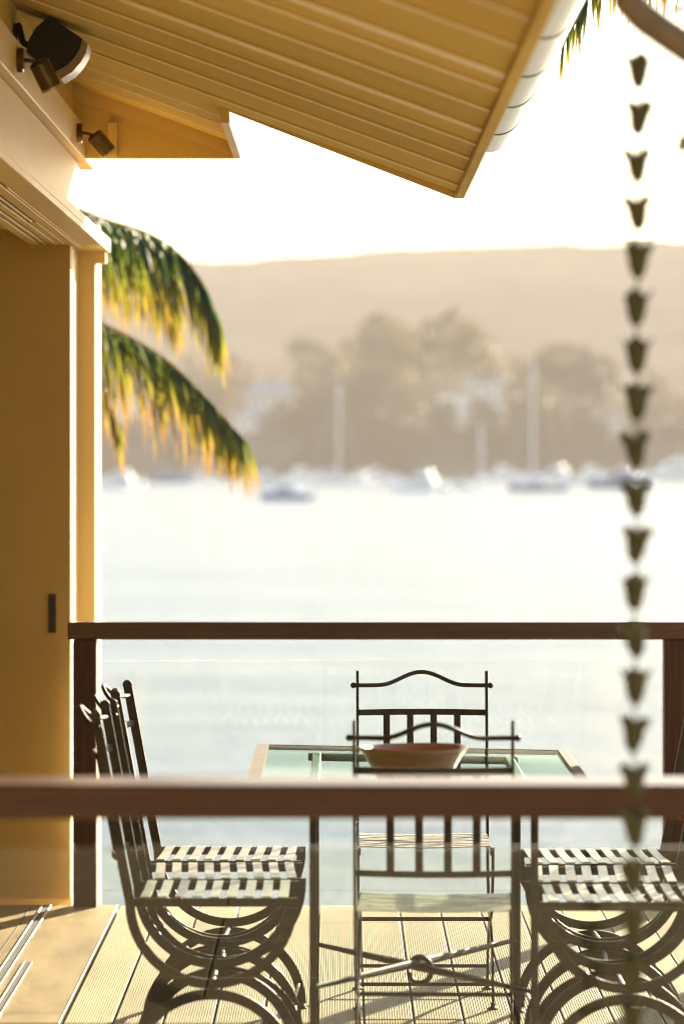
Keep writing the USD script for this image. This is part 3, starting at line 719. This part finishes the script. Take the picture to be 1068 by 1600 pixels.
for px, y, row, s_ in spots:
    ax, an = min(anchors, key=lambda a: abs(a[0] - px))
    side_ = 'behind' if abs(px - ax) < 10 else 'left of' if px < ax else 'right of'
    lb = f"{'tall' if s_ > 1 else 'middling' if s_ > 0.75 else 'low'} dark tree in the {('front', 'second', 'back')[row]} shore row, {side_} {an}"
    copy(bush, at(px, y), rngT.uniform(0, 360), lb, G, (s_ * 1.1, s_ * 1.1, s_))
pale = tree_proto('pale_tree', 'pale green tree on the slope right beside the upper frond tip',
    [(0, 0, 14, 6, 6, 5), (-4, 0, 11, 4, 4, 4), (4, 0, 18, 4, 4, 4), (2, 0, 22, 3, 3, 2.5)], limbs(9, [(-3, 0, 12), (3, 0, 17)], 0.5), 600, 0.9, 'tree_leaf', 9, at(345, 1210), 0, 'trees on the slope behind the far shoreline')
for px, y, s_ in ((300, 1190, 0.9), (370, 1240, 0.8), (250, 1160, 0.9), (200, 1180, 1.1), (560, 1250, 1.2), (640, 1270, 1.25), (760, 1260, 1.0), (720, 1300, 1.1), (1010, 1200, 0.75), (1040, 1180, 0.6), (520, 1230, 1.0), (950, 1220, 0.5), (415, 1290, 0.7), (590, 1320, 1.3), (470, 1260, 0.9), (800, 1240, 0.95), (840, 1270, 0.9), (335, 1160, 0.8), (230, 1230, 1.0), (390, 1220, 0.8)):
    ax, an = min(anchors, key=lambda a: abs(a[0] - px))
    lb = f"{'tall' if s_ > 1 else 'small'} pale tree {'high ' if y > 1255 else ''}on the slope {'left' if px < ax else 'right'} of {an}"
    copy(pale, at(px, y), rngT.uniform(0, 360), lb, 'trees on the slope behind the far shoreline', (s_, s_, s_))

def far_house(label, px, y, w, d, h, rh, rz, roofmat, dz=0):
    t = thing('far_house', label, 'house', at(px, y, dz), rz)
    part(t, 'wall', box(-w / 2, w / 2, -d / 2, d / 2, -4, h), 'house_render', smooth=False)
    rf = trimesh.convex.convex_hull(np.array([[sx * (w / 2 + .6), sy * (d / 2 + .6), h + .02] for sx in (-1, 1) for sy in (-1, 1)] + [[sx * (w / 2 + .6), sy * (d / 2 + .6), h + .22] for sx in (-1, 1) for sy in (-1, 1)] + [[-w * .3, 0, h + rh], [w * .3, 0, h + rh]]))
    r = part(t, 'roof', rf, roofmat, smooth=False)
    part(r, 'chimney', box(w * .18, w * .18 + .8, -.4, .4, h + rh * .4, h + rh + .9), 'house_render', smooth=False)
    n = max(3, int(w / 2.6))
    for fl_ in range(int(h // 2.9)):
        for k in range(n):
            x = -w / 2 + (k + .5) * w / n
            fr_ = part(t, 'window', box(x - .75, x + .75, -d / 2 - .06, -d / 2 - .003, fl_ * 2.9 + .8, fl_ * 2.9 + 2.3), 'boat_white', smooth=False)
            part(fr_, 'pane', box(x - .66, x + .66, -d / 2 - .09, -d / 2 - .061, fl_ * 2.9 + .89, fl_ * 2.9 + 2.21), 'house_glass', smooth=False)
far_house('large pale house with blue grey roof beside the palm fronds on the far shore', 425, 1185, 17, 10, 6.2, 4.2, 8, 'house_roof', 3)
far_house('low pale house close to the far water left of the first mast', 400, 1125, 12, 8, 3.2, 2.4, -6, 'house_roof')
far_house('house with grey blue hipped roof among the tall trees on the far shore', 755, 1125, 11, 8, 6.2, 4.4, 10, 'house_roof', 7)
far_house('pale low wing of a house below the tallest tree on the far shore', 712, 1122, 10, 7, 5.6, 1.8, -8, 'house_roof_red', 5)
far_house('small pale house at the right end of the far shore', 945, 1120, 9, 7, 6.0, 2.6, 12, 'house_roof_red')
far_house('pale house partly hidden by trees at the left end of the far shore', 215, 1130, 12, 8, 6.0, 3.0, -10, 'house_roof')

def hull_mesh(L, B, H, dr=0.25):
    st = np.linspace(0, 1, 14)
    v = []
    for s in st:
        b = B / 2 * (1 - max(0, (s - .45) / .55) ** 2.2) * (0.86 + .14 * min(1, s * 3)) + 0.01
        sh = H * (0.85 + 0.35 * s * s)
        x = -L / 2 + L * s
        v += [[x, -b, sh], [x + .02, -b * .9, sh * .35], [x - 0.05 * L * s, -b * .45, -dr], [x - 0.06 * L * s, 0, -dr * 1.3], [x - 0.05 * L * s, b * .45, -dr], [x + .02, b * .9, sh * .35], [x, b, sh], [x, 0, sh + .05]]
    f = []
    for i in range(13):
        for k in range(8):
            a0, a1 = i * 8 + k, i * 8 + (k + 1) % 8
            f += [[a0, a1, a1 + 8], [a0, a1 + 8, a0 + 8]]
    for e in (0, 13 * 8):
        for k in range(1, 7): f.append([e, e + k, e + k + 1])
    m = trimesh.Trimesh(v, f, process=False); m.fix_normals(); return m
def sailboat(label, px, y, rz, L, mast, hullmat):
    t = thing('sailing_boat', label, 'boat', ((px - CX) * y / F, y, SEA), rz, 'boats moored off the far shore')
    part(t, 'hull', hull_mesh(L, L * .3, L * .11), hullmat, smooth=40)
    h = L * .11
    c = part(t, 'cabin', cbox(-L * .12, L * .2, -L * .09, L * .09, h * .95, h * .95 + .75, .12), 'boat_white')
    for s in (-1, 1): part(c, 'window', box(-L * .08, L * .15, s * L * .0905, s * (L * .0905 + .02), h + .2, h + .45), 'boat_window', smooth=False)
    part(t, 'mast', cyl((L * .06, 0, h), (L * .06, 0, h + mast), 0.17, 10), 'mast_metal')
    part(t, 'boom', cyl((L * .05, 0, h + 1.6), (-L * .34, 0, h + 1.5), 0.16, 8), 'mast_metal')
    part(t, 'sail_cover', tube(np.array([[L * .04, 0, h + 1.95], [-L * .1, 0, h + 1.9], [-L * .33, 0, h + 1.75]]), [.32, .26, .12], 8), 'boat_cover')
    part(t, 'stay', cat_([cyl((L * .06, 0, h + mast * .97), (L * .48, 0, h * 1.15), 0.03, 5), cyl((L * .06, 0, h + mast * .97), (-L * .48, 0, h), 0.03, 5)]), 'mast_metal')
    part(t, 'crosstree', cyl((L * .06, -L * .1, h + mast * .55), (L * .06, L * .1, h + mast * .55), 0.05, 6), 'mast_metal')
def motorboat(label, px, y, rz, L, hullmat, fly=True, cover=False):
    t = thing('motor_boat', label, 'boat', ((px - CX) * y / F, y, SEA), rz, 'boats moored off the far shore')
    h = L * .13
    part(t, 'hull', hull_mesh(L, L * .32, h), hullmat, smooth=40)
    pr = Polygon([(-L * .28, h * .95), (L * .22, h * .95), (L * .10, h + L * .12), (-L * .24, h + L * .13)])
    c = part(t, 'cabin', ext_xz(pr, -L * .11, L * .11), 'boat_cover' if cover else 'boat_white', smooth=False)
    for s in (-1, 1):
        part(c, 'window', ext_xz(Polygon([(-L * .2, h + L * .04), (L * .12, h + L * .04), (L * .08, h + L * .09), (-L * .19, h + L * .095)]), *sorted((s * L * .1103, s * (L * .1103 + .03)))), 'boat_window', smooth=False)
    if fly:
        part(t, 'flybridge', cbox(-L * .2, L * .03, -L * .09, L * .09, h + L * .1305, h + L * .19, .1), 'boat_white')
    part(t, 'bow_rail', tube(np.array([[L * .1, -L * .12, h * 1.5], [L * .35, -L * .07, h * 1.6], [L * .47, 0, h * 1.7], [L * .35, L * .07, h * 1.6], [L * .1, L * .12, h * 1.5]]), .03, 5), 'mast_metal')
    part(t, 'aerial', cyl((-L * .1, 0, h + L * .13), (-L * .13, 0, h + L * .36), .04, 5), 'mast_metal')
motorboat('white motor cruiser moored near the middle of the far shore', 655, 640, 160, 10.5, 'boat_white')
motorboat('dark blue hulled motor boat catching sun sparkles left of the middle', 445, 515, 150, 8.0, 'boat_blue', False)
sailboat('blue hulled yacht with a tall bare mast right of the middle', 838, 640, 200, 10.5, 21, 'boat_blue')
sailboat('white yacht whose tall mast rises left of the middle of the far shore', 524, 790, 20, 12, 19.5, 'boat_white')
motorboat('large motor boat with blue covers moored behind the rain chain', 968, 690, 170, 12, 'boat_blue', True, True)
motorboat('long white cruiser at the right edge of the bay', 1050, 900, 185, 17, 'boat_white')
sailboat('small white yacht with a short mast between the cruiser and the blue yacht', 752, 860, 100, 8.5, 13, 'boat_white')
motorboat('low white motor boat close in front of the palm frond tips', 420, 760, 10, 9, 'boat_white')
motorboat('white motor boat seen below the palm at the left edge of the bay', 185, 720, 165, 10, 'boat_white')
motorboat('blue covered motor boat left of the frond tips near the far shore', 265, 850, 15, 10, 'boat_blue', False, True)
motorboat('small white runabout right of the blue yacht', 895, 800, 20, 8, 'boat_white', False)
motorboat('small pale dinghy shaped boat between the two tall masts', 715, 700, 175, 6.5, 'boat_white', False)
motorboat('pale motor boat left of the white cruiser', 590, 900, 8, 10, 'boat_white', True)

motorboat('white motor boat between the lower frond and the white yacht, far out', 475, 960, 12, 10, 'boat_white')
motorboat('small white motor boat nearest the foot of the left tall mast', 555, 830, 170, 8, 'boat_white')
sailboat('white yacht with a thin low mast left of the lower frond tip', 312, 930, 30, 9, 12, 'boat_white')
motorboat('white motor boat between the short mast and the blue yacht', 792, 940, 15, 11, 'boat_white')
motorboat('white motor boat close behind the blue hulled yacht', 868, 950, 165, 11, 'boat_white')
motorboat('white motor boat between the runabout and the rain chain', 928, 980, 5, 11, 'boat_white')
# ------------------------------------------------------------------ haze over the bay
mk('haze', {'v': ('principled_volume', {'color': (0.84, 0.74, 0.635), 'density': 0.00022, 'anisotropy': 0.0})}, [], surface=None, volume='v.volume')
hz_ = part(None, 'haze', box(-3100, 3100, -120, 3650, SEA - 1.3, 165), 'haze', smooth=False)
tag(hz_, kind='stuff')
